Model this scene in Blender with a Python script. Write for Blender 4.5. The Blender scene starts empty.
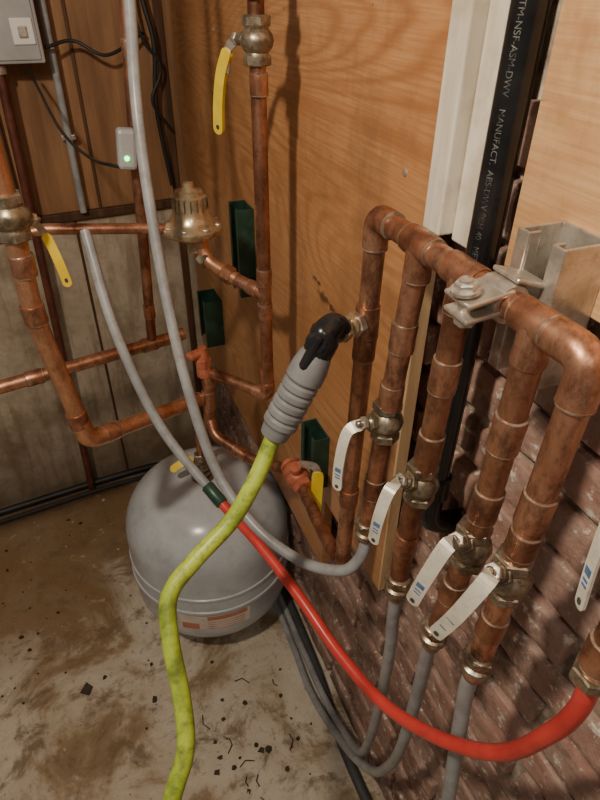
import bpy, bmesh, math, random
from mathutils import Vector, Matrix, noise
random.seed(7)
COL=bpy.context.scene.collection
def V(x,y,z): return Vector((x/1000,y/1000,z/1000))
def VL(L): return [V(*p) for p in L]

# ---------------- materials ----------------
def newmat(name):
    m=bpy.data.materials.new(name); m.use_nodes=True
    nt=m.node_tree; b=nt.nodes['Principled BSDF']; return m,nt,b
def coords(nt,scale=(1,1,1)):
    tc=nt.nodes.new('ShaderNodeTexCoord'); mp=nt.nodes.new('ShaderNodeMapping')
    mp.inputs['Scale'].default_value=scale; nt.links.new(tc.outputs['Object'],mp.inputs['Vector']); return mp.outputs[0]
def noisen(nt,vec,scale,detail=4,rough=.55,dist=0):
    n=nt.nodes.new('ShaderNodeTexNoise'); n.inputs['Scale'].default_value=scale; n.inputs['Detail'].default_value=detail
    n.inputs['Roughness'].default_value=rough; n.inputs['Distortion'].default_value=dist
    nt.links.new(vec,n.inputs['Vector']); return n.outputs['Fac']
def ramp(nt,fac,stops):
    r=nt.nodes.new('ShaderNodeValToRGB'); e=r.color_ramp.elements
    while len(e)>1: e.remove(e[-1])
    e[0].position=stops[0][0]; e[0].color=(*stops[0][1],1)
    for p,c in stops[1:]:
        k=e.new(p); k.color=(*c,1)
    nt.links.new(fac,r.inputs[0]); return r.outputs[0]
def g3(v): return (v,v,v)
def mixc(nt,fac,a,b,mode='MIX'):
    m=nt.nodes.new('ShaderNodeMix'); m.data_type='RGBA'; m.blend_type=mode
    for s,v in ((m.inputs[0],fac),(m.inputs[6],a),(m.inputs[7],b)):
        if hasattr(v,'is_output'): nt.links.new(v,s)
        elif isinstance(v,(int,float)): s.default_value=v
        else: s.default_value=(*v,1)
    return m.outputs[2]
def math_(nt,op,a,b=None):
    m=nt.nodes.new('ShaderNodeMath'); m.operation=op
    for s,v in ((m.inputs[0],a),(m.inputs[1],b)):
        if v is None: continue
        if hasattr(v,'is_output'): nt.links.new(v,s)
        else: s.default_value=v
    return m.outputs[0]
def distn(nt,pt,scale=(1,1,1)):
    vm=nt.nodes.new('ShaderNodeVectorMath'); vm.operation='DISTANCE'; vm.inputs[1].default_value=[a*b for a,b in zip(pt,scale)]
    nt.links.new(coords(nt,scale),vm.inputs[0]); return vm.outputs['Value']
def bump(nt,b,h,strength=.3,dist=.002):
    n=nt.nodes.new('ShaderNodeBump'); n.inputs['Strength'].default_value=strength; n.inputs['Distance'].default_value=dist
    nt.links.new(h,n.inputs['Height']); nt.links.new(n.outputs[0],b.inputs['Normal'])
def simple(name,stops,scale=20,rough=.5,metal=0,bs=.15,stretch=(1,1,1),detail=4,bd=.001,grime=0,gcol=(.08,.06,.045)):
    m,nt,b=newmat(name); v=coords(nt,stretch); n=noisen(nt,v,scale,detail,.6)
    c=ramp(nt,n,stops)
    if grime:
        gn=noisen(nt,coords(nt),scale*3.1,6,.7)
        c=mixc(nt,ramp(nt,gn,[(.50,g3(0)),(.68,g3(grime))]),c,gcol)
    nt.links.new(c,b.inputs['Base Color'])
    b.inputs['Roughness'].default_value=rough; b.inputs['Metallic'].default_value=metal
    if bs: bump(nt,b,n,bs,bd)
    return m
def coppermat(name,a,bb,c_,rough=.27,spot=.7):
    m,nt,b=newmat(name); v=coords(nt,(1,1,.55))
    n=noisen(nt,v,19,5,.65,.4); n2=noisen(nt,v,48,6,.75); n3=noisen(nt,coords(nt,(1,1,.3)),110,3,.6)
    c=ramp(nt,n,[(.30,a),(.45,bb),(.58,c_),(.72,a)])
    c=mixc(nt,ramp(nt,n2,[(.47,g3(0)),(.64,g3(spot))]),c,(.10,.045,.028))
    c=mixc(nt,ramp(nt,n3,[(.65,g3(0)),(.75,g3(.35))]),c,(.50,.40,.32))
    nt.links.new(c,b.inputs['Base Color']); b.inputs['Metallic'].default_value=.82
    nt.links.new(ramp(nt,n2,[(.35,g3(rough)),(.66,g3(rough+.25))]),b.inputs['Roughness']); bump(nt,b,n2,.08,.001)
    return m
M={}
M['copper']=coppermat('copper_tarnished',(.25,.105,.058),(.48,.225,.135),(.64,.34,.22))
M['copper_d']=coppermat('copper_dark',(.15,.065,.038),(.33,.15,.09),(.50,.25,.155),.29)
M['copper_b']=coppermat('copper_bright',(.50,.22,.11),(.78,.42,.25),(.64,.32,.18),.23,.4)
M['rust']=simple('dark_red_pipe',[(.3,(.07,.022,.015)),(.6,(.17,.055,.035))],25,.5,.3)
M['brass']=simple('brass_aged',[(.3,(.15,.11,.075)),(.5,(.33,.27,.19)),(.7,(.48,.43,.35))],55,.34,.75,.15,grime=.75)
M['brass_y']=simple('brass_yellow',[(.3,(.42,.31,.18)),(.6,(.70,.57,.38))],40,.27,.78,.1,grime=.4)
M['solder']=simple('solder',[(.3,(.22,.14,.09)),(.5,(.38,.28,.21)),(.7,(.55,.48,.42))],90,.38,.7,.2)
M['steel']=simple('galvanised_steel',[(.3,(.42,.39,.34)),(.55,(.70,.66,.60)),(.7,(.52,.46,.38))],30,.32,.75,.1,grime=.4,gcol=(.28,.17,.10))
M['steel_w']=simple('lever_plated',[(.3,(.66,.62,.52)),(.7,(.90,.87,.76))],40,.33,.2,.05,grime=.35,gcol=(.4,.32,.24))
M['blue']=simple('blue_label',[(.3,(.06,.12,.28)),(.7,(.14,.24,.45))],60,.5,0,0)
M['yellow']=simple('yellow_vinyl',[(.3,(.76,.53,.025)),(.7,(.92,.71,.05))],30,.36,0,.05)
M['orange']=simple('red_oxide',[(.3,(.35,.09,.05)),(.7,(.60,.20,.11))],40,.5,.2,.1,grime=.4)
M['pex']=simple('pex_grey',[(.3,(.22,.23,.245)),(.6,(.36,.37,.385)),(.75,(.27,.275,.28))],14,.34,0,.03,grime=.45,gcol=(.14,.115,.09))
M['pexred']=simple('pex_red',[(.3,(.48,.03,.03)),(.6,(.66,.06,.05))],12,.30,0,.03,grime=.4,gcol=(.20,.045,.035))
M['green']=simple('hose_green',[(.30,(.16,.22,.03)),(.45,(.37,.49,.055)),(.7,(.53,.66,.09))],22,.36,0,.15,detail=6,grime=.7,gcol=(.10,.12,.035))
M['grip']=simple('rubber_grey',[(.3,(.17,.17,.18)),(.7,(.25,.25,.26))],40,.42,0,.05)
M['gripd']=simple('rubber_groove',[(.3,(.04,.042,.045)),(.7,(.07,.07,.075))],40,.6,0,.05)
M['black']=simple('black_plastic',[(.3,(.006,.006,.007)),(.7,(.02,.02,.022))],20,.25,0,.03)
M['chgreen']=simple('strut_green',[(.3,(.012,.040,.028)),(.7,(.035,.09,.065))],30,.4,.2,.08)
M['tank']=simple('tank_paint',[(.3,(.40,.43,.47)),(.55,(.54,.575,.62)),(.72,(.46,.48,.51))],7,.22,0,.02,detail=8,grime=.22,gcol=(.2,.16,.12))
M['label']=simple('label_paper',[(.3,(.60,.52,.45)),(.7,(.78,.72,.66))],30,.6,0,0)
M['redink']=simple('label_red',[(.3,(.45,.16,.10)),(.7,(.6,.26,.19))],30,.6,0,0)
M['boxgrey']=simple('box_grey',[(.3,(.30,.31,.32)),(.7,(.42,.43,.44))],12,.4,0,.03)
M['white']=simple('white_plastic',[(.3,(.75,.75,.73)),(.7,(.85,.85,.82))],12,.4,0,0)
M['stud']=simple('painted_stud',[(.3,(.60,.53,.42)),(.5,(.82,.76,.65)),(.75,(.66,.56,.42))],5,.6,0,.1,(4,4,.6),grime=.4,gcol=(.38,.26,.16))
M['darkwood']=simple('dark_wood',[(.3,(.035,.017,.009)),(.6,(.10,.045,.02)),(.75,(.16,.08,.036))],8,.65,0,.2,(6,6,.5),6)
M['edge']=simple('raw_wood_edge',[(.3,(.48,.30,.15)),(.6,(.66,.46,.26))],20,.65,0,.2,(3,3,.5),6)
M['insul']=simple('cable_black',[(.3,(.01,.01,.01)),(.7,(.03,.03,.03))],12,.5,0,0)
M['debris']=simple('debris_dark',[(.3,(.02,.015,.01)),(.7,(.07,.05,.03))],30,.8,0,0)
M['chip']=simple('debris_pale',[(.3,(.34,.28,.21)),(.7,(.6,.55,.47))],30,.8,0,0)
M['ink']=simple('white_ink',[(.38,(.025,.025,.025)),(.62,(.15,.15,.14))],130,.6,0,0)
m,nt,b=newmat('green_led'); b.inputs['Base Color'].default_value=(.05,.8,.2,1); b.inputs['Emission Color'].default_value=(.1,1,.25,1); b.inputs['Emission Strength'].default_value=6; M['led']=m

def plymat(name,a,bcol,dark,knot=None):
    m,nt,b=newmat(name); v=coords(nt,(1,.55,3.0))
    n=noisen(nt,v,1.5,1.5,.4,.15)
    s=math_(nt,'SINE',math_(nt,'MULTIPLY',n,210.0))
    s=math_(nt,'POWER',math_(nt,'ADD',math_(nt,'MULTIPLY',s,.5),.5),2.2)
    big=noisen(nt,coords(nt,(1,1,2)),2.6,6,.65)
    c=ramp(nt,big,[(.32,a),(.66,bcol)])
    fib=noisen(nt,coords(nt,(1,5,170)),1.5,5,.7)
    patchy=ramp(nt,noisen(nt,coords(nt,(1,1.5,3)),2,3),[(.35,g3(.10)),(.65,g3(.6))])
    c=mixc(nt,math_(nt,'MULTIPLY',s,patchy),c,dark)
    c=mixc(nt,ramp(nt,fib,[(.40,g3(0)),(.62,g3(.5))]),c,dark)
    sm=noisen(nt,coords(nt,(1,1,.6)),6,7,.72); c=mixc(nt,ramp(nt,sm,[(.50,g3(0)),(.70,g3(.6))]),c,(.21,.10,.05))
    sp=noisen(nt,coords(nt,(1,.7,2)),40,4,.6); c=mixc(nt,ramp(nt,sp,[(.70,g3(0)),(.76,g3(.6))]),c,(.10,.045,.025))
    if knot:
        for kp,sz in knot:
            k=math_(nt,'ADD',distn(nt,kp,(1,.55,1.3)),math_(nt,'MULTIPLY',math_(nt,'SUBTRACT',noisen(nt,coords(nt),60,4),.5),.03))
            c=mixc(nt,ramp(nt,k,[(sz*.5,g3(.85)),(sz,g3(0))]),c,(.07,.03,.015))
    nt.links.new(c,b.inputs['Base Color']); b.inputs['Roughness'].default_value=.42
    bump(nt,b,fib,.15,.001); return m
M['ply']=plymat('plywood',(.50,.235,.095),(.67,.355,.165),(.33,.13,.045),[((0,-.985,1.075),.014),((0,-1.02,1.072),.009),((0,-.955,1.092),.008)])
M['ply2']=plymat('plywood_pale',(.62,.355,.17),(.73,.455,.24),(.44,.21,.085))
# brick
m,nt,b=newmat('brick_old'); g=nt.nodes.new('ShaderNodeNewGeometry')
c=ramp(nt,g.outputs['Random Per Island'],[(0,(.21,.10,.075)),(.4,(.35,.185,.145)),(.7,(.27,.16,.135)),(1,(.42,.25,.20))])
v=coords(nt); n=noisen(nt,v,28,6,.65); c=mixc(nt,ramp(nt,n,[(.38,g3(0)),(.78,g3(.75))]),c,(.50,.385,.32))
n2=noisen(nt,v,50,5,.7); c=mixc(nt,ramp(nt,n2,[(.57,g3(0)),(.65,g3(.9))]),c,(.74,.68,.60))
n3=noisen(nt,v,11,5,.7); c=mixc(nt,ramp(nt,n3,[(.32,g3(.75)),(.46,g3(0))]),c,(.08,.05,.04))
nt.links.new(c,b.inputs['Base Color']); b.inputs['Roughness'].default_value=.62; bump(nt,b,n,.9,.006); M['brick']=m
M['mortar']=simple('mortar',[(.3,(.16,.12,.09)),(.55,(.44,.37,.30)),(.7,(.66,.58,.49))],35,.85,0,.8,detail=6,bd=.004)
# floor
m,nt,b=newmat('concrete_floor'); v=coords(nt)
n1=noisen(nt,v,3.4,8,.66,.6); n2=noisen(nt,v,11,8,.74,.4); n3=noisen(nt,v,50,6,.7)
c=ramp(nt,n1,[(.32,(.19,.12,.065)),(.43,(.34,.25,.15)),(.49,(.54,.46,.36)),(.60,(.64,.57,.475)),(.72,(.44,.36,.26))])
dd=math_(nt,'ADD',distn(nt,(-.78,-.30,0)),math_(nt,'MULTIPLY',n1,.9))
c=mixc(nt,ramp(nt,dd,[(.82,g3(.9)),(1.10,g3(0))]),c,(.25,.155,.078))
c=mixc(nt,ramp(nt,n2,[(.38,g3(.85)),(.48,g3(0))]),c,(.20,.135,.08))
c=mixc(nt,ramp(nt,n2,[(.60,g3(0)),(.68,g3(.6))]),c,(.66,.60,.51))
c=mixc(nt,ramp(nt,n3,[(.33,g3(.55)),(.43,g3(0))]),c,(.15,.11,.075))
c=mixc(nt,ramp(nt,n3,[(.63,g3(0)),(.72,g3(.35))]),c,(.74,.68,.58))
nt.links.new(c,b.inputs['Base Color'])
nt.links.new(ramp(nt,n1,[(.35,g3(.25)),(.6,g3(.6))]),b.inputs['Roughness']); bump(nt,b,n2,.6,.008); M['floor']=m
# left wall boards
m,nt,b=newmat('wall_boards'); v=coords(nt,(3,1,.6)); n=noisen(nt,v,4,6,.6)
sp=nt.nodes.new('ShaderNodeSeparateXYZ'); tc=nt.nodes.new('ShaderNodeTexCoord'); nt.links.new(tc.outputs['Object'],sp.inputs[0])
wood=ramp(nt,n,[(.3,(.19,.092,.04)),(.6,(.36,.19,.09))])
fib=noisen(nt,coords(nt,(40,40,2)),1.5,4); wood=mixc(nt,ramp(nt,fib,[(.42,g3(0)),(.65,g3(.35))]),wood,(.10,.045,.02))
n4=noisen(nt,coords(nt),5,7,.68)
pl=ramp(nt,n4,[(.3,(.20,.14,.085)),(.45,(.38,.31,.225)),(.58,(.54,.46,.36)),(.72,(.32,.24,.165))])
st=noisen(nt,coords(nt,(7,7,.9)),3,6,.7); pl=mixc(nt,ramp(nt,st,[(.48,g3(0)),(.66,g3(.65))]),pl,(.18,.12,.075))
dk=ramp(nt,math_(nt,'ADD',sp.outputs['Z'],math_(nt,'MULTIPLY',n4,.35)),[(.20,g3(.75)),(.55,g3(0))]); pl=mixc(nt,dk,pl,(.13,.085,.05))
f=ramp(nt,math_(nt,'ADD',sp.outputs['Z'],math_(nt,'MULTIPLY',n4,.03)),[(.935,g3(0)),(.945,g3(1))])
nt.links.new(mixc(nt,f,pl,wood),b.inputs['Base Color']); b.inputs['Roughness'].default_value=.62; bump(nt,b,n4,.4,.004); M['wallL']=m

# ---------------- mesh builder ----------------
def catmull(pts,k=8):
    P=[Vector(p) for p in pts]; out=[]
    E=[P[0]*2-P[1]]+P+[P[-1]*2-P[-2]]
    for i in range(1,len(E)-2):
        a,b_,c_,d_=E[i-1:i+3]
        for j in range(k):
            t=j/k
            out.append(.5*((2*b_)+(c_-a)*t+(2*a-5*b_+4*c_-d_)*t*t+(3*b_-a-3*c_+d_)*t**3))
    out.append(P[-1]); return out
def fillet(pts,R,k=6):
    P=[Vector(p) for p in pts]; out=[P[0]]
    for i in range(1,len(P)-1):
        a,b_,c_=P[i-1:i+2]; u=(a-b_); w=(c_-b_); r=min(R,u.length*.48,w.length*.48)
        p0=b_+u.normalized()*r; p1=b_+w.normalized()*r
        for j in range(k+1):
            t=j/k; out.append(p0*(1-t)**2+b_*2*t*(1-t)+p1*t*t)
    out.append(P[-1]); return out
class B:
    def __init__(s): s.v=[];s.f=[];s.m=[];s.sm=[];s.mats=[]
    def mi(s,k):
        if k not in s.mats: s.mats.append(k)
        return s.mats.index(k)
    def add(s,vs,fs,k,smooth=True):
        o=len(s.v); s.v+=[tuple(v) for v in vs]; i=s.mi(k)
        for f in fs: s.f.append([o+a for a in f]); s.m.append(i); s.sm.append(smooth)
    def tube(s,pts,r,k,n=16,smooth=True,cap=True):
        pts=[Vector(p) for p in pts]; N=len(pts)
        rs=r if isinstance(r,(list,tuple)) else [r]*N
        T=[]
        for i in range(N):
            t=(pts[min(i+1,N-1)]-pts[max(i-1,0)])
            T.append(t.normalized() if t.length>1e-9 else (T[-1] if T else Vector((0,0,1))))
        a=Vector((0,0,1)) if abs(T[0].z)<.9 else Vector((1,0,0))
        u=T[0].cross(a).normalized(); vs=[];fs=[]
        for i in range(N):
            u=(u-T[i]*u.dot(T[i])).normalized(); w=T[i].cross(u)
            for j in range(n):
                an=2*math.pi*j/n; vs.append(pts[i]+(u*math.cos(an)+w*math.sin(an))*rs[i])
        for i in range(N-1):
            for j in range(n):
                fs.append([i*n+j,i*n+(j+1)%n,(i+1)*n+(j+1)%n,(i+1)*n+j])
        s.add(vs,fs,k,smooth)
        if cap: s.add([vs[j] for j in range(n)],[list(range(n))[::-1]],k,False); s.add([vs[(N-1)*n+j] for j in range(n)],[list(range(n))],k,False)
    def lathe(s,p,d,prof,k,n=24,smooth=True):
        p=Vector(p); d=Vector(d).normalized()
        a=Vector((0,0,1)) if abs(d.z)<.9 else Vector((1,0,0)); u=d.cross(a).normalized(); w=d.cross(u)
        vs=[];fs=[]
        for h,r in prof:
            for j in range(n):
                an=2*math.pi*j/n; vs.append(p+d*h+(u*math.cos(an)+w*math.sin(an))*r)
        for i in range(len(prof)-1):
            for j in range(n): fs.append([i*n+j,i*n+(j+1)%n,(i+1)*n+(j+1)%n,(i+1)*n+j])
        if prof[0][1]>1e-4: fs.append(list(range(n))[::-1])
        if prof[-1][1]>1e-4: fs.append([(len(prof)-1)*n+j for j in range(n)])
        s.add(vs,fs,k,smooth)
    def box(s,c,sz,k,rot=None,bev=.002,seg=2):
        bm=bmesh.new(); bmesh.ops.create_cube(bm,size=1)
        for v in bm.verts: v.co=Vector((v.co.x*sz[0],v.co.y*sz[1],v.co.z*sz[2]))
        if bev: bmesh.ops.bevel(bm,geom=bm.edges[:],offset=min(bev,min(sz)*.45),segments=seg,profile=.5,affect='EDGES')
        R=rot or Matrix.Identity(3); bm.verts.ensure_lookup_table()
        s.add([Vector(c)+R@v.co for v in bm.verts],[[v.index for v in f.verts] for f in bm.faces],k,False); bm.free()
    def strap(s,pts,w,th,nrm,k,round_end=True,round_start=False):
        pts=catmull(pts,8) if len(pts)>2 else [Vector(pts[0]).lerp(Vector(pts[1]),i/10) for i in range(11)]
        L=[0]
        for i in range(1,len(pts)): L.append(L[-1]+(pts[i]-pts[i-1]).length)
        N=36; tot=L[-1]
        ds=[tot*i/N for i in range(N+1)]
        if round_end: ds+= [tot-w*.5*(1-math.sin(a*math.pi/16)) for a in range(8)]
        if round_start: ds+=[w*.5*(1-math.sin(a*math.pi/16)) for a in range(8)]
        ds=sorted(set(ds)); n=Vector(nrm).normalized(); vs=[];fs=[]
        for d in ds:
            i=max(j for j in range(len(L)) if L[j]<=d+1e-9); i=min(i,len(pts)-2)
            t=(d-L[i])/max(1e-9,L[i+1]-L[i]); p=pts[i].lerp(pts[i+1],t); tan=(pts[i+1]-pts[i]).normalized()
            sd=tan.cross(n).normalized(); nn=sd.cross(tan); ww=w*.5
            if round_end and tot-d<ww: ww*=math.sqrt(max(0.02,1-((ww-(tot-d))/ww)**2))
            if round_start and d<w*.5: ww=min(ww,w*.5*math.sqrt(max(0.02,1-((w*.5-d)/(w*.5))**2)))
            vs+=[p+sd*ww+nn*th/2,p-sd*ww+nn*th/2,p-sd*ww-nn*th/2,p+sd*ww-nn*th/2]
        m=len(ds)
        for i in range(m-1):
            for j in range(4): fs.append([i*4+j,i*4+(j+1)%4,(i+1)*4+(j+1)%4,(i+1)*4+j])
        fs+=[[3,2,1,0],[(m-1)*4+j for j in range(4)]]
        s.add(vs,fs,k,False)
    def make(s,name,parent=None):
        me=bpy.data.meshes.new(name); me.from_pydata(s.v,[],s.f)
        for k in s.mats: me.materials.append(M[k])
        me.polygons.foreach_set('material_index',s.m); me.polygons.foreach_set('use_smooth',s.sm)
        me.update(); bm=bmesh.new(); bm.from_mesh(me); bmesh.ops.recalc_face_normals(bm,faces=bm.faces[:])
        for e in bm.edges:
            if len(e.link_faces)==2 and e.calc_face_angle(0)>math.radians(38): e.smooth=False
        bm.to_mesh(me); bm.free()
        o=bpy.data.objects.new(name,me); COL.objects.link(o)
        if parent: o.parent=parent
        return o
def sleeve(b,p,d,L,r,k='copper',ring=True):
    p=Vector(p); d=Vector(d).normalized()
    b.lathe(p-d*L/2,d,[(0,r*1.02),(.0005,r*1.14),(.003,r*1.18),(L*.5,r*1.15),(L-.003,r*1.18),(L-.0005,r*1.14),(L,r*1.02)],k,20)
    if ring:
        for q in (-1,1):
            if random.random()<.75: b.lathe(p+d*q*(L/2)-d*.0012,d,[(0,r*1.02),(.0006,r*1.15),(.0018,r*1.15),(.0026,r*1.02)],'solder',20)
def nutring(b,p,d,L,r,k,n=6):
    b.lathe(Vector(p)-Vector(d).normalized()*L/2,d,[(0,r*.9),(L*.12,r),(L*.88,r),(L,r*.9)],k,n,False)
def valve_body(b,p,d,r=.011,k='brass',s=1.0):
    p=Vector(p); d=Vector(d).normalized()
    b.lathe(p-d*.026*s,d,[(0,r*1.1),(.002*s,r*1.3),(.011*s,r*1.3),(.014*s,r*1.22),(.019*s,r*1.62),(.026*s,r*1.78),(.033*s,r*1.62),(.038*s,r*1.22),(.041*s,r*1.3),(.050*s,r*1.3),(.052*s,r*1.1)],k,20)
    for q in (-1,1): nutring(b,p+d*q*.020*s,d,.011*s,r*1.5,k)

# ---------------- room shell ----------------
b=B()
b.box((-.9,-1.6,-.02),(2.6,4.0,.04),'floor',bev=0); b.make('floor')
tilt=math.atan2(.063,.763); Rz=Matrix.Rotation(tilt,3,'Z')
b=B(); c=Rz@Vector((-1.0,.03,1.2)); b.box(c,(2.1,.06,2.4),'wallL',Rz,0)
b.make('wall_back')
b=B()
for xx,w,z0,z1,k,th in [(-.034,.022,0,2.4,'darkwood',.006),(-.255,.008,.95,2.4,'darkwood',.006),(-.50,.09,.95,2.4,'darkwood',.03),(-.33,.007,.0,.95,'darkwood',.005)]:
    b.box(Rz@Vector((xx,-th/2,(z0+z1)/2)),(w,th,z1-z0),k,Rz,.002)
b.box(Rz@Vector((-.8,-.008,.945)),(1.5,.016,.022),'darkwood',Rz,.002)
b.make('trim_1')
# brick wall on the right
b=B(); b.box((.10,-1.3,1.2),(.10,2.7,2.4),'mortar',bev=0)
row=0; z=.004
bm=bmesh.new()
while z<1.42:
    yy=-2.3+(.11 if row%2 else 0)
    while yy<.0:
        j=lambda a:random.uniform(-a,a)
        cx,cy,cz=.071+j(.004),yy+.1,z+.0285+j(.002)
        r=bmesh.ops.create_cube(bm,size=1)
        a=j(.03)
        for v in r['verts']:
            v.co=Vector((cx+v.co.x*.07,cy+v.co.y*(.201+j(.003))-v.co.z*a*.3,cz+v.co.z*(.054+j(.003))+v.co.y*a*.1))
        yy+=.215
    z+=.0675; row+=1
bmesh.ops.bevel(bm,geom=bm.edges[:],offset=.0045,segments=2,profile=.5,affect='EDGES')
bmesh.ops.subdivide_edges(bm,edges=[e for e in bm.edges if e.calc_length()>.04],cuts=5,use_grid_fill=True)
for v in bm.verts:
    q=noise.noise(v.co*35)*.004+noise.noise(v.co*9)*.004; v.co.x+=q; v.co.z+=noise.noise(v.co*50+Vector((5,0,0)))*.002
bm.verts.ensure_lookup_table()
b.add([v.co.copy() for v in bm.verts],[[v.index for v in f.verts] for f in bm.faces],'brick',True); bm.free()
b.make('wall_right')
b=B(); b.box((.009,-.512,1.43),(.018,1.018,1.94),'ply',bev=0); b.box((.009,-1.131,1.53),(.018,.220,1.74),'ply',bev=0)
b.box((.009,-1.2435,1.53),(.0175,.005,1.74),'edge',bev=.0005); b.box((.028,-.5,1.5),(.018,.9,1.7),'darkwood',bev=0)
b.lathe((0,-1.186,1.32),(-1,0,0),[(0,.004),(.0012,.004),(.0018,.002)],'steel',12); b.lathe((0,-.40,1.40),(-1,0,0),[(0,.004),(.0012,.004),(.0018,.002)],'steel',12)
b.make('plywood_panel')
b=B(); b.box((.009,-1.86,1.85),(.018,.98,1.13),'ply2',bev=.001); b.box((.028,-1.86,1.85),(.018,.9,1.1),'darkwood',bev=0)
b.make('plywood_panel.001')
b=B(); b.box((.006,-1.272,1.85),(.045,.030,1.13),'stud',bev=.002); b.box((.014,-1.303,1.85),(.030,.030,1.14),'stud',bev=.002)
b.make('painted_wood_stud')

# ---------------- black pipe with lettering ----------------
b=B(); px,py=-.012,-1.352
b.tube(fillet([(px,py,2.4),(px,py,1.2),(px,py+.004,.93),(.06,py+.004,.915)],.03),.0145,'black',24)
b.lathe((px,py+.003,.985),(0,0,1),[(0,.0145),(.001,.0185),(.03,.0185),(.031,.0145)],'black',24)
bp=b.make('black_plastic_pipe')
cu=bpy.data.curves.new('t','FONT'); cu.body='ABS-DWV   METM  ABS-7-C27    METM-NSF-ASM-DWV    MANUFACT.  ABS-DWV SCH 40   METM  ABS-7-C27    METM-NSF'; cu.size=.0075; cu.space_character=1.0
to=bpy.data.objects.new('t',cu); COL.objects.link(to); bpy.context.view_layer.update()
me=bpy.data.meshes.new_from_object(to.evaluated_get(bpy.context.evaluated_depsgraph_get())); bpy.data.objects.remove(to)
a0=math.atan2(-.42,-.62)
for v in me.vertices:
    X,Y=v.co.x,v.co.y; an=a0+(Y-.004)/.0145; v.co=Vector((px+.0148*math.cos(an),py+.0148*math.sin(an),1.60-X))
me.materials.clear(); me.materials.append(M['ink'])
t=bpy.data.objects.new('lettering',me); COL.objects.link(t); t.parent=bp

# ---------------- copper manifold ----------------
r=.0114; b=B()
legs={1:[(-70,-1258,1303),(-70,-1241,800)],
 2:[(-70,-1341,1303),(-70,-1320,1120),(-70,-1316,1082),(-70,-1301,884)],
 3:[(-70,-1408,1303),(-70,-1400,1086),(-70,-1390,1018),(-70,-1387,874)],
 4:[(-70,-1496,1303),(-70,-1490,1090),(-70,-1484,1042),(-70,-1468,888)],
 5:[(-70,-1545,1303),(-70,-1539,1095),(-70,-1535,935)]}
b.tube(fillet(VL([(-70,-1241,790),(-70,-1258,1303),(-70,-1545,1303),(-70,-1539,1095),(-70,-1535,925)]),.016),r,'copper',20)
for k in (2,3,4): b.tube(VL(legs[k]),r,'copper_d' if k!=2 else 'copper',20)
b.tube(fillet(VL([(-70,-1257,1270),(-70,-1258,1303),(-70,-1290,1303)]),.018),r*1.18,'copper',20)
b.tube(fillet(VL([(-70,-1512,1303),(-70,-1545,1303),(-70,-1544,1268)]),.018),r*1.18,'copper',20)
for yy in (-1341,-1408,-1496):
    sleeve(b,V(-70,yy,1303),(0,1,0),.042,r); sleeve(b,V(-70,yy+1,1285),(0,.05,-1),.030,r)
for q in [(-70,-1257,1268),(-70,-1544,1266)]: b.lathe(V(*q),(0,0,1),[(0,r),(.001,r*1.2),(.0025,r*1.2),(.0035,r)],'solder',20)
for q in [(-70,-1291,1303),(-70,-1511,1303)]: b.lathe(V(*q),(0,1,0),[(0,r),(.001,r*1.2),(.0025,r*1.2),(.0035,r)],'solder',20)
def at(L,z):
    for i in range(len(L)-1):
        if L[i][2]>=z>=L[i+1][2]:
            t=(L[i][2]-z)/(L[i][2]-L[i+1][2]); return V(L[i][0],L[i][1]+(L[i+1][1]-L[i][1])*t,z)
    return V(*L[-1])
for k,zs in {1:[(1150,.03),(905,.03)],2:[(1205,.032),(1127,.03),(980,.03)],3:[(1205,.034),(1118,.034),(965,.03)],4:[(1205,.034),(1124,.034),(990,.03)],5:[(1165,.034),(1128,.026),(1010,.03)]}.items():
    for z,L in zs: sleeve(b,at(legs[k],z),(0,.05,-1),L,r,'copper' if z%2 else 'copper_d')
for k in (2,3,4,5):
    e=V(*legs[k][-1])
    b.lathe(e+Vector((0,0,.03)),(0,.02,-1),[(0,r*1.1),(.002,r*1.35),(.010,r*1.35),(.012,r*1.05),(.02,r*1.05),(.022,r*1.35),(.030,r*1.35),(.032,r*.95),(.045,r*.9)],'brass',20)
    nutring(b,e+Vector((0,0,.022)),(0,0,1),.010,r*1.5,'brass')
b.tube(fillet(VL([(-70,-1241,800),(-70,-1240,745),(-64,-1150,735),(-58,-1030,741)]),.02),r,'copper_d',20)
b.make('copper_manifold')

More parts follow.
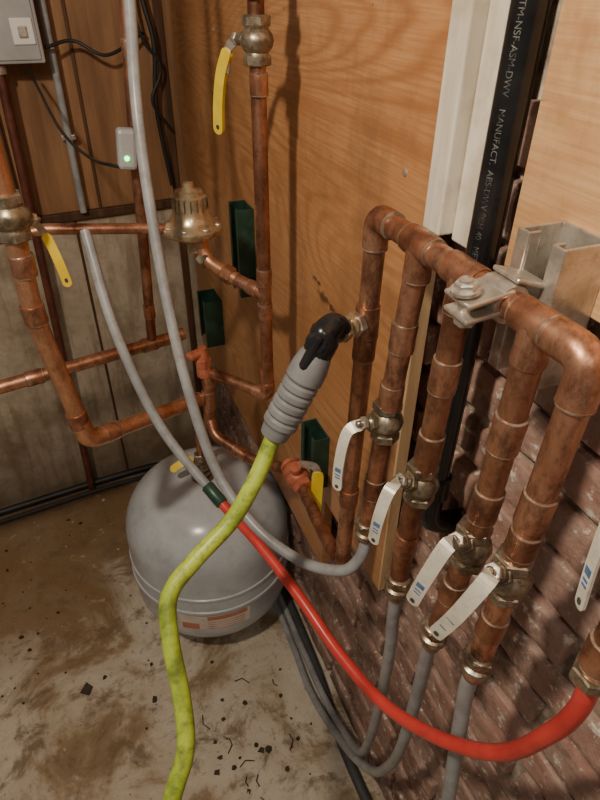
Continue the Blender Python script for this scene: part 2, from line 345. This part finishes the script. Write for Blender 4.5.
def lever_valve(name,p,stem,path,w,nrm,style,r=.011,k='brass',axis=(0,.04,1),s=1.0):
    b=B(); p=V(*p); valve_body(b,p,axis,r,k,s); st=V(*stem); d=(st-p).normalized()
    b.lathe(p+d*r*.8,d,[(0,.008),((st-p).length-r*.8-.004,.008),((st-p).length-r*.8-.002,.006),((st-p).length-r*.8+.004,.0055)],k,16)
    nutring(b,p+d*.021,d,.008,.0105,k)
    nutring(b,st+d*.003,d,.006,.0078,'steel')
    b.lathe(st+d*.006,d,[(0,.004),(.005,.004),(.006,.003)],'brass',12)
    P=VL(path)
    if style=='white':
        b.strap([st]+P,w,.0022,nrm,'steel_w',True,True)
        n=Vector(nrm).normalized(); a,c=P[-2],P[-1]; dd=(c-a)
        b.strap([a+dd*.20+n*.0015,a+dd*.34+n*.0015],w*.60,.001,nrm,'blue',False)
        b.strap([a+dd*.42+n*.0015,a+dd*.46+n*.0015],w*.5,.001,nrm,'blue',False)
        b.strap([a+dd*.52+n*.0015,a+dd*.56+n*.0015],w*.5,.001,nrm,'blue',False)
        b.strap([a+dd*.80+n*.0014,a+dd*.92+n*.0014],w*.36,.0012,nrm,'gripd',True,True)
    else:
        b.strap([st]+[P[0]]+[P[0].lerp(P[-1],.25)],w*.75,.0022,nrm,'steel',False,True)
        b.strap([P[0]]+P[1:],w,.006,nrm,'yellow',True,True)
        n=Vector(nrm).normalized(); a,c=P[-2],P[-1]; dd=(c-a)
        b.strap([a+dd*.70+n*.003,a+dd*.86+n*.003],w*.35,.001,nrm,'gripd',True,True)
    return b.make(name)
NR=(-.9,-.5,.45)
lever_valve('ball_valve',(-70,-1317,1090),(-98,-1320,1096),[(-118,-1318,1088),(-128,-1322,1050),(-130,-1324,1010)],.0130,NR,'white')
lever_valve('ball_valve.001',(-70,-1397,1066),(-97,-1402,1082),[(-118,-1414,1088),(-128,-1416,1055),(-130,-1414,1015)],.0130,NR,'white')
lever_valve('ball_valve.002',(-70,-1487,1066),(-97,-1497,1094),[(-116,-1506,1104),(-128,-1502,1062),(-131,-1493,1017)],.0140,NR,'white')
lever_valve('ball_valve.003',(-70,-1538,1082),(-97,-1545,1108),[(-116,-1556,1116),(-128,-1548,1070),(-131,-1532,1021)],.0140,NR,'white')
lever_valve('ball_valve.004',(-70,-1632,1262),(-92,-1620,1262),[(-100,-1616,1250),(-102,-1618,1210),(-100,-1621,1163)],.010,(-.9,.3,.4),'white')
b=B(); b.tube(VL([(-70,-1634,1075),(-70,-1632,1240),(-70,-1632,1900)]),r,'copper',20)
sleeve(b,V(-70,-1633,1110),(0,0,1),.03,r); nutring(b,V(-70,-1634,1085),(0,0,1),.012,.0165,'brass'); b.make('copper_pipe')

# strut bracket and clamp
b=B()
y0,y1=-1.475,-1.427; z0,z1=1.225,1.345; th=.0028
b.box((-.0015,(y0+y1)/2,(z0+z1)/2),(.003,y1-y0,z1-z0),'steel',bev=.001)
for yy in (y0,y1): b.box((-.022,yy,(z0+z1)/2),(.044,th,z1-z0),'steel',bev=.001)
for yy,q in ((y0,1),(y1,-1)):
    b.box((-.043,yy+q*.006,(z0+z1)/2),(th,.012,z1-z0),'steel',bev=.001)
    b.box((-.038,yy+q*.011,(z0+z1)/2),(.010,th,z1-z0),'steel',bev=.001)
b.make('strut_channel')
b=B()
b.lathe(V(-70,-1438,1303),(0,-1,0),[(0,.0113),(0,.0150),(.002,.0156),(.026,.0156),(.028,.0150),(.028,.0113)],'steel',24)
b.box(V(-90,-1452,1311),(.040,.032,.004),'steel',Matrix.Rotation(-.15,3,'Y'),.0015)
b.box(V(-92,-1452,1297),(.034,.030,.004),'steel',Matrix.Rotation(-.1,3,'Y'),.0015)
b.box(V(-54,-1452,1317),(.034,.030,.004),'steel',Matrix.Rotation(.3,3,'Y'),.0015)
b.lathe(V(-99,-1452,1290),(-.15,0,1),[(0,.0055),(.024,.0055),(.024,.011),(.0265,.011),(.0265,.0055),(.034,.005),(.035,.003)],'steel',16)
nutring(b,V(-103,-1452,1318),(-.15,0,1),.007,.0085,'steel'); nutring(b,V(-98,-1452,1290),(-.15,0,1),.007,.0085,'steel')
b.make('pipe_clamp')

# ---------------- regulator, main riser ----------------
b=B(); R1=.0108
b.tube(fillet(VL([(-80,-922,1900),(-80,-922,1440),(-80,-930,872),(-165,-829,880),(-172,-829,760)]),.018),R1,'copper_d',20)
for z in (1.375,1.10,1.04,.915): sleeve(b,(-.08,-.926,z),(0,0,1),.026,R1,'copper')
b.tube(fillet(VL([(-80,-930,900),(-80,-930,872),(-98,-908,873)]),.014),R1*1.18,'copper',20)
b.tube(VL([(-80,-928,1071),(-112,-878,1080)]),R1,'copper',20); sleeve(b,V(-92,-909,1074),(-.5,.8,.1),.02,R1)
b.tube(fillet(VL([(-112,-878,1080),(-150,-825,1100),(-156,-812,1150)]),.02),R1*1.05,'copper_b',20)
nutring(b,V(-122,-864,1085),(-.55,.78,.25),.02,.0155,'copper')
b.tube(fillet(VL([(-170,-829,770),(-168,-850,742),(-110,-930,720),(-60,-1000,741)]),.02),R1,'copper_d',20)
sleeve(b,V(-165,-829,865),(0,0,1),.03,R1); sleeve(b,V(-169,-829,815),(0,0,1),.04,R1)
sleeve(b,V(-130,-903,727),(.58,-.8,-.2),.03,R1,'copper')
b.make('copper_pipe.001')
b=B(); p=V(-162,-800,1138); S=1.17
b.lathe(p,(0,0,1),[(h*S,q*S) for h,q in [(-.012,.012),(-.004,.020),(0,.022),(.002,.040),(.006,.043),(.011,.043),(.014,.040),(.018,.034),(.024,.029),(.032,.0255),(.040,.024),(.054,.0235),(.056,.020),(.061,.019),(.063,.012),(.065,.008),(.072,.007),(.073,.0)]],'brass_y',32)
for i in range(8):
    a=i*math.pi/4+.3; nutring(b,p+Vector((math.cos(a)*.044,math.sin(a)*.044,.016)),(0,0,1),.008,.0055,'steel')
for i in range(18):
    a=i*math.pi/9; b.box(p+Vector((math.cos(a)*.0282,math.sin(a)*.0282,.053)),(.003,.002,.020),'brass',Matrix.Rotation(a,3,'Z'),.0005)
b.tube(VL([(-160,-800,1130),(-158,-808,1108)]),.015,'brass_y',16)
nutring(b,V(-150,-823,1101),(.3,-.5,-.3),.016,.017,'brass')
nutring(b,V(-200,-800,1150),(1,0,0),.014,.0145,'brass'); b.tube(VL([(-207,-800,1152),(-165,-800,1146)]),.013,'brass_y',16)
b.make('pressure_regulator')
lever_valve('ball_valve.005',(-80,-922,1425),(-95,-888,1425),[(-104,-872,1412),(-110,-852,1380),(-112,-835,1340),(-112,-824,1296)],.017,(-.75,-.6,.2),'yellow',.0125,'brass',(0,0,1),1.1)
b=B(); p=V(-80,-922,1470); b.lathe(p,(0,0,1),[(0,.0125),(.002,.02),(.006,.021),(.010,.02),(.012,.013)],'brass',20); nutring(b,p+Vector((0,0,.02)),(0,0,1),.014,.018,'brass'); b.make('brass_union')

# ---------------- left copper runs ----------------
b=B(); R2=.0138
b.tube(fillet(VL([(-424,-950,1900),(-420,-950,1247),(-425,-950,1108),(-397,-950,875),(-186,-830,823)]),.03),R2,'copper_b',20)
b.tube(fillet(VL([(-402,-950,915),(-397,-950,875),(-362,-930,866)]),.022),R2*1.16,'copper_b',20)
for q,d in [((-424,-950,1110),(.05,0,-1)),((-421,-950,1180),(0,0,1)),((-360,-929,866),(1,.57,-.25)),((-403,-950,920),(-.1,0,1)),((-205,-840,828),(1,.57,-.25))]:
    sleeve(b,V(*q),d,.028,R2,'copper')
b.make('copper_pipe.002')
lever_valve('ball_valve.006',(-420,-950,1245),(-398,-938,1236),[(-386,-930,1212),(-378,-930,1175),(-372,-930,1134)],.0125,(.1,-1,.35),'yellow',.0145,'brass',(0,0,1),1.15)
b=B(); b.tube(VL([(-900,-790,878),(-529,-745,880),(-216,-680,880),(-175,-668,880)]),.0125,'copper',20)
for xx,yy in ((-470,-733),(-250,-687)): sleeve(b,V(xx,yy,880),(1,.17,0),.03,.0125)
b.make('copper_pipe.003')
b=B(); b.tube(VL([(-620,-800,1150),(-388,-800,1174),(-234,-800,1156),(-206,-800,1152)]),.0085,'copper',16)
b.make('copper_pipe.004')
b=B(); b.tube(VL([(-200,-700,1900),(-208,-700,1461),(-224,-700,1254),(-242,-700,940),(-243,-685,885)]),.0095,'copper_d',16)
sleeve(b,V(-241,-700,960),(0,0,1),.026,.0095); sleeve(b,V(-212,-700,1400),(0,0,1),.024,.0095)
b.make('copper_pipe.005')
b=B(); b.tube(VL([(-421,-100,1322),(-422,-100,1299),(-461,-100,0)]),.011,'rust',16); b.lathe(V(-421,-100,1300),(0,0,1),[(0,.0112),(.001,.015),(.018,.015),(.019,.0112)],'steel',16); b.make('iron_pipe')
b=B(); b.tube(VL([(-300,-60,2300),(-302,-60,1000),(-302,-60,960)]),.009,'pex',16)
for z in (1.15,): b.box((-.302,-.05,z),(.035,.03,.012),'steel')
b.make('electrical_conduit')

# red-bodied valve near tank & drain valve
b=B(); p=V(-58,-1025,741); valve_body(b,p,(.05,-1,0),.013,'orange',1.15)
b.lathe(p,(-.2,-.1,1),[(0,.010),(.03,.010),(.03,.012),(.036,.012)],'orange',16)
b.lathe(p+Vector((0,.03,0)),(0,1,0),[(0,.02),(.006,.021),(.006,.017),(.012,.017)],'orange',16)
b.strap([p+Vector((0,0,.036)),V(-40,-1055,790),V(-33,-1060,770)],.014,.0025,(-.5,-.8,.3),'steel',False,True)
b.strap(VL([(-34,-1060,780),(-36,-1062,730),(-38,-1062,672)]),.021,.006,(-.45,-.9,.3),'yellow',True,True)
b.make('ball_valve.007')
b=B(); p=V(-172,-829,905); nutring(b,p,(0,0,1),.02,.016,'orange'); b.box(p+Vector((-.01,0,.018)),(.04,.02,.012),'orange',Matrix.Rotation(.4,3,'Z'),.004)
b.lathe(p,(0,0,1),[(-.03,.014),(.01,.014),(.02,.009),(.03,.008)],'orange',16); b.make('drain_valve')

def channel(name,yc,zc,h,w=.041,dp=.035):
    b=B(); b.box((-.002,yc,zc),(.003,w,h),'chgreen',bev=.0008)
    for q in (-1,1):
        b.box((-dp/2,yc+q*w/2,zc),(dp,.003,h),'chgreen',bev=.0008); b.box((-dp+.001,yc+q*(w/2-.006),zc),(.003,.012,h),'chgreen',bev=.0008)
    return b.make(name)
channel('green_strut',-.60,1.015,.19,.06); channel('green_strut.001',-.27,.69,.14,.08,.05); channel('green_strut.002',-1.0,.765,.12,.06,.03)

# ---------------- hoses ----------------
b=B(); b.tube(catmull(VL([(-195,-740,1700),(-208,-770,1560),(-215,-795,1464),(-232,-849,1352),(-239,-891,1243),(-242,-950,1115),(-238,-1026,984),(-221,-1095,873),(-188,-1176,820),(-145,-1251,808),(-104,-1301,825),(-80,-1308,850),(-70,-1302,880)]),8),.0082,'pex',16); b.make('grey_pex_hose')
pb=catmull(VL([(-332,-837,1178),(-321,-917,1047),(-285,-998,910),(-227,-1091,821),(-187,-1194,796),(-159,-1288,775),(-137,-1378,756),(-115,-1462,762),(-97,-1542,823),(-79,-1599,896),(-72,-1627,984),(-70,-1636,1040),(-70,-1634,1085)]),10)
b=B(); b.tube(pb[:31],.0080,'pex',16); b.lathe(pb[0],pb[0]-pb[1],[(0,.0058),(.0004,.0056),(.0005,0)],'gripd',16)
b.lathe(pb[30],pb[31]-pb[29],[(-.02,.009),(-.018,.0105),(.018,.0105),(.02,.009)],'chgreen',16); b.make('grey_pex_hose.001')
b=B(); b.tube(pb[30:],.0080,'pexred',16); b.make('red_pex_hose')
for i,L in enumerate([
 [(-70,-1387,874),(-66,-1384,800),(-60,-1381,726),(-45,-1358,520),(-30,-1325,320),(-22,-1285,190),(-12,-1190,95),(-8,-1080,45),(-2,-950,16),(0,-800,12),(0,-500,12),(0,-250,12)],
 [(-70,-1468,888),(-70,-1464,860),(-62,-1455,732),(-50,-1434,531),(-35,-1395,370),(-28,-1350,250),(-28,-1270,150),(-30,-1150,70),(-30,-1050,30),(-22,-930,12),(-20,-800,10),(-20,-500,10),(-20,-250,10)],
 [(-70,-1535,935),(-70,-1532,890),(-70,-1542,799),(-70,-1557,674),(-70,-1575,500),(-66,-1560,250),(-60,-1500,60),(-56,-1440,16),(-50,-1400,12)]]):
    b=B(); b.tube(catmull(VL(L),8),.0085,'pex',16); b.make('grey_pex_hose.00%d'%(i+2))
b=B(); b.tube(catmull(VL([(-5,-2300,16),(-4,-1500,16),(-6,-1200,16),(12,-1000,14),(18,-700,14)]),8),.012,'gripd',14); b.make('black_floor_pipe')
b=B(); g=catmull(VL([(-186,-1275,1078),(-196,-1278,1058),(-219,-1293,1028),(-253,-1308,991),(-302,-1324,962),(-337,-1341,938),(-347,-1374,907),(-349,-1420,864),(-357,-1456,831),(-381,-1484,800),(-415,-1525,740),(-440,-1580,600),(-460,-1600,300),(-480,-1620,60),(-560,-1650,12),(-700,-1680,11),(-800,-1560,11)]),12)
b.tube(g,.0099,'green',18); b.make('green_garden_hose')
b=B(); A=V(-190,-1275,1070); T=V(-138,-1276,1172); d=(T-A).normalized()
prof=[(0,.011),(.002,.016),(.012,.0175)]
for i in range(5): h=.016+i*.012; prof+=[(h,.0178),(h+.003,.0203),(h+.009,.0203),(h+.012,.0178)]
prof+=[(.080,.021),(.095,.0205),(.108,.018),(.114,.016)]
b.lathe(A,d,prof,'grip',28)
for i in range(6): b.lathe(A+d*(.0155+i*.012),d,[(0,.0171),(.0004,.0181),(.0010,.0181),(.0014,.0171)],'gripd',28)
b.tube(catmull([A+d*.112,A+d*.128,V(-131,-1275,1192),V(-118,-1270,1196),V(-108,-1267,1188)],6),[.0165]*7+[.0155]*6+[.014]*6+[.013]*6,'black',20)
b.lathe(V(-140,-1277,1184),(-.3,-.75,.3),[(-.012,.011),(0,.0125),(.010,.0125),(.013,.009)],'black',20)
b.box(V(-150,-1285,1178),(.010,.012,.042),'black',Matrix.Rotation(.5,3,'Y'),.004)
b.make('hose_spray_nozzle')
b=B(); b.lathe(V(-110,-1267,1187),V(-70,-1253,1184)-V(-110,-1267,1187),[(-.004,.011),(-.003,.0135),(.008,.0135),(.009,.010),(.016,.010),(.017,.0125),(.030,.0125),(.032,.010),(.042,.010)],'brass_y',20)
nutring(b,V(-86,-1259,1185),(.94,.33,-.05),.01,.0148,'solder'); nutring(b,V(-106,-1265,1187),(.94,.33,-.05),.008,.0155,'brass_y')
b.lathe(V(-70,-1254,1184),(0,.02,1),[(-.02,.0115),(-.019,.0137),(.019,.0137),(.02,.0115)],'copper_d',20)
b.make('brass_hose_bib')

# ---------------- expansion tank ----------------
b=B(); c=Vector((-.172,-.69,0)); RT=.205
b.lathe(c,(0,0,1),[(.0,.115),(.004,.120),(.045,.120)],'tank',40)
prof=[(.030,.02)]
for i in range(1,13):
    a=i/12*math.pi/2; prof.append((.03+.14*(1-math.cos(a)),RT*math.sin(a)**.8))
prof+=[(.225,RT),(.228,RT+.001),(.230,RT+.004),(.238,RT+.004),(.240,RT+.001),(.275,RT),(.277,RT),(.279,RT+.003),(.285,RT+.003),(.287,RT),(.35,RT)]
for i in range(1,15):
    a=i/14*math.pi/2; prof.append((.35+.145*math.sin(a),RT*max(.02,math.cos(a)**.68)))
b.lathe(c,(0,0,1),prof,'tank',64)
b.lathe(c+Vector((0,0,.492)),(0,0,1),[(0,.03),(.004,.028),(.006,.013),(.02,.013)],'brass',20); nutring(b,c+Vector((0,0,.508)),(0,0,1),.014,.02,'brass')
def patch(a0,a1,z0,z1,k,off):
    vs=[];fs=[];n=16
    for i in range(n+1):
        a=math.radians(a0+(a1-a0)*i/n)
        for z in (z0,z1): vs.append(c+Vector((math.cos(a)*(RT+off),math.sin(a)*(RT+off),z)))
    for i in range(n): fs.append([2*i,2*i+2,2*i+3,2*i+1])
    b.add(vs,fs,k)
patch(-128,-78,.168,.224,'label',.0008); patch(-126,-114,.172,.194,'redink',.0014); patch(-108,-80,.206,.220,'redink',.0014)
for zz in (.172,.180,.188,.196): patch(-108,-82,zz,zz+.002,'redink',.0014)
b.make('expansion_tank')
b=B(); p=c+Vector((0,0,.53)); valve_body(b,p+Vector((0,0,.012)),(0,0,1),.011,'brass')
b.strap([p+Vector((-.02,-.005,.03)),p+Vector((-.045,-.01,.03)),p+Vector((-.075,-.01,.015))],.018,.006,(-.2,-.6,.7),'yellow',True,True)
b.tube(fillet([p,p+Vector((0,0,.10)),p+Vector((.0,-.10,.20)),Vector((-.172,-.829,.77))],.02),.009,'copper_d',16)
b.make('tank_valve')

# ---------------- electrical box, sensor, cables ----------------
b=B(); b.box((-.47,-.105,1.55),(.30,.06,.455),'boxgrey',bev=.004); b.box((-.47,-.137,1.55),(.285,.006,.44),'boxgrey',bev=.002)
b.box((-.355,-.142,1.385),(.045,.006,.05),'white',bev=.002); b.box((-.355,-.148,1.385),(.018,.008,.022),'steel',bev=.002)
b.make('electrical_box')
b=B(); b.box((-.240,-.722,1.262),(.030,.026,.062),'boxgrey',Matrix.Rotation(.1,3,'Y'),.006)
b.lathe((-.243,-.735,1.25),(-.2,-1,.3),[(0,.004),(.002,.004),(.003,.002)],'led',12); b.make('leak_sensor')
b=B(); b.tube(catmull([(-.36,-.12,1.31),(-.352,-.17,1.29),(-.326,-.40,1.234),(-.288,-.55,1.212),(-.255,-.715,1.233)],10),.003,'insul',10); b.make('black_cable')
b=B(); b.tube(catmull([(-.09,-.03,1.9),(-.08,-.04,1.5),(-.06,-.05,1.35),(-.07,-.04,1.2),(-.05,-.03,1.0)],10),.006,'insul',10)
b.tube(catmull([(-.10,-.05,1.9),(-.10,-.06,1.42),(-.05,-.05,1.3),(-.08,-.05,1.22),(-.04,-.04,1.15)],10),.004,'insul',10)
b.tube(catmull([(-.315,-.10,1.35),(-.25,-.08,1.36),(-.18,-.09,1.33),(-.08,-.04,1.37)],10),.004,'insul',10); b.make('black_cable.001')
b=B(); b.tube(catmull([(-1.6,-.19,.02),(-.8,-.11,.018),(-.4,-.07,.02),(-.1,-.06,.022)],8),.012,'insul',14)
b.tube(catmull([(-1.6,-.23,.012),(-.8,-.15,.012),(-.35,-.10,.012),(-.1,-.12,.012)],8),.008,'gripd',14); b.make('floor_conduit')

# debris
b=B()
spots=[(-.551,-.828,.016),(-.397,-.917,.009),(-.184,-1.128,.009),(-.296,-1.136,.008),(-.685,-.657,.006),(-.61,-1.073,.007)]
for i in range(170): spots.append((random.uniform(-1,-.05),random.uniform(-1.4,-.15),random.choice([.0015,.002,.003,.004,.006])))
for i in range(26): spots.append((random.uniform(-.42,-.06),random.uniform(-1.3,-.95),random.choice([.004,.006,.009])))
for idx,(x,y,s) in enumerate(spots):
    n=random.randint(4,6); a0=random.random()*6
    if (x+.172)**2+(y+.69)**2<.15**2: continue
    ring=[(x+math.cos(a0+i*6.283/n)*s*random.uniform(.6,1.3),y+math.sin(a0+i*6.283/n)*s*random.uniform(.6,1.3)) for i in range(n)]
    h=s*.35; vs=[(p[0],p[1],0) for p in ring]+[(p[0],p[1],h*random.uniform(.6,1.2)) for p in ring]
    fs=[list(range(n))[::-1],list(range(n,2*n))]+[[i,(i+1)%n,n+(i+1)%n,n+i] for i in range(n)]
    b.add(vs,fs,'debris' if idx<3 or random.random()<.6 else 'chip',False)
for i in range(9):
    x,y=random.uniform(-.3,-.08),random.uniform(-1.25,-.95); a=random.random()*6; L=random.uniform(.01,.025)
    b.tube([(x,y,.002),(x+math.cos(a)*L,y+math.sin(a)*L,.004),(x+math.cos(a+.4)*L*1.7,y+math.sin(a+.4)*L*1.7,.002)],.0013,'debris',6)
b.make('floor_debris')

# ---------------- camera & light ----------------
R=Vector((.9287,-.3708,.0098)).normalized(); U=Vector((.2094,.5458,.8113)); U=(U-R*U.dot(R)).normalized(); Bk=R.cross(U)
cam=bpy.data.cameras.new('camera'); co=bpy.data.objects.new('camera',cam); COL.objects.link(co)
Mx=Matrix((R,U,Bk)).transposed().to_4x4(); Mx.translation=(-.3606,-1.773,1.5); co.matrix_world=Mx
cam.sensor_fit='VERTICAL'; cam.sensor_height=24; cam.lens=598/800*24; cam.clip_start=.02
bpy.context.scene.camera=co
def light(name,kind,loc,e,col,size):
    l=bpy.data.lights.new(name,kind); l.energy=e; l.color=col; l.shadow_soft_size=size
    o=bpy.data.objects.new(name,l); o.location=loc; COL.objects.link(o); return o
light('ceiling_bulb','POINT',(-.72,-1.55,1.98),47,(1,.86,.67),.04)
light('second_bulb','POINT',(-.5,-2.3,2.1),11,(1,.90,.76),.07)
w=bpy.data.worlds.new('world'); bpy.context.scene.world=w; w.use_nodes=True
w.node_tree.nodes['Background'].inputs[0].default_value=(1,.88,.74,1); w.node_tree.nodes['Background'].inputs[1].default_value=.13
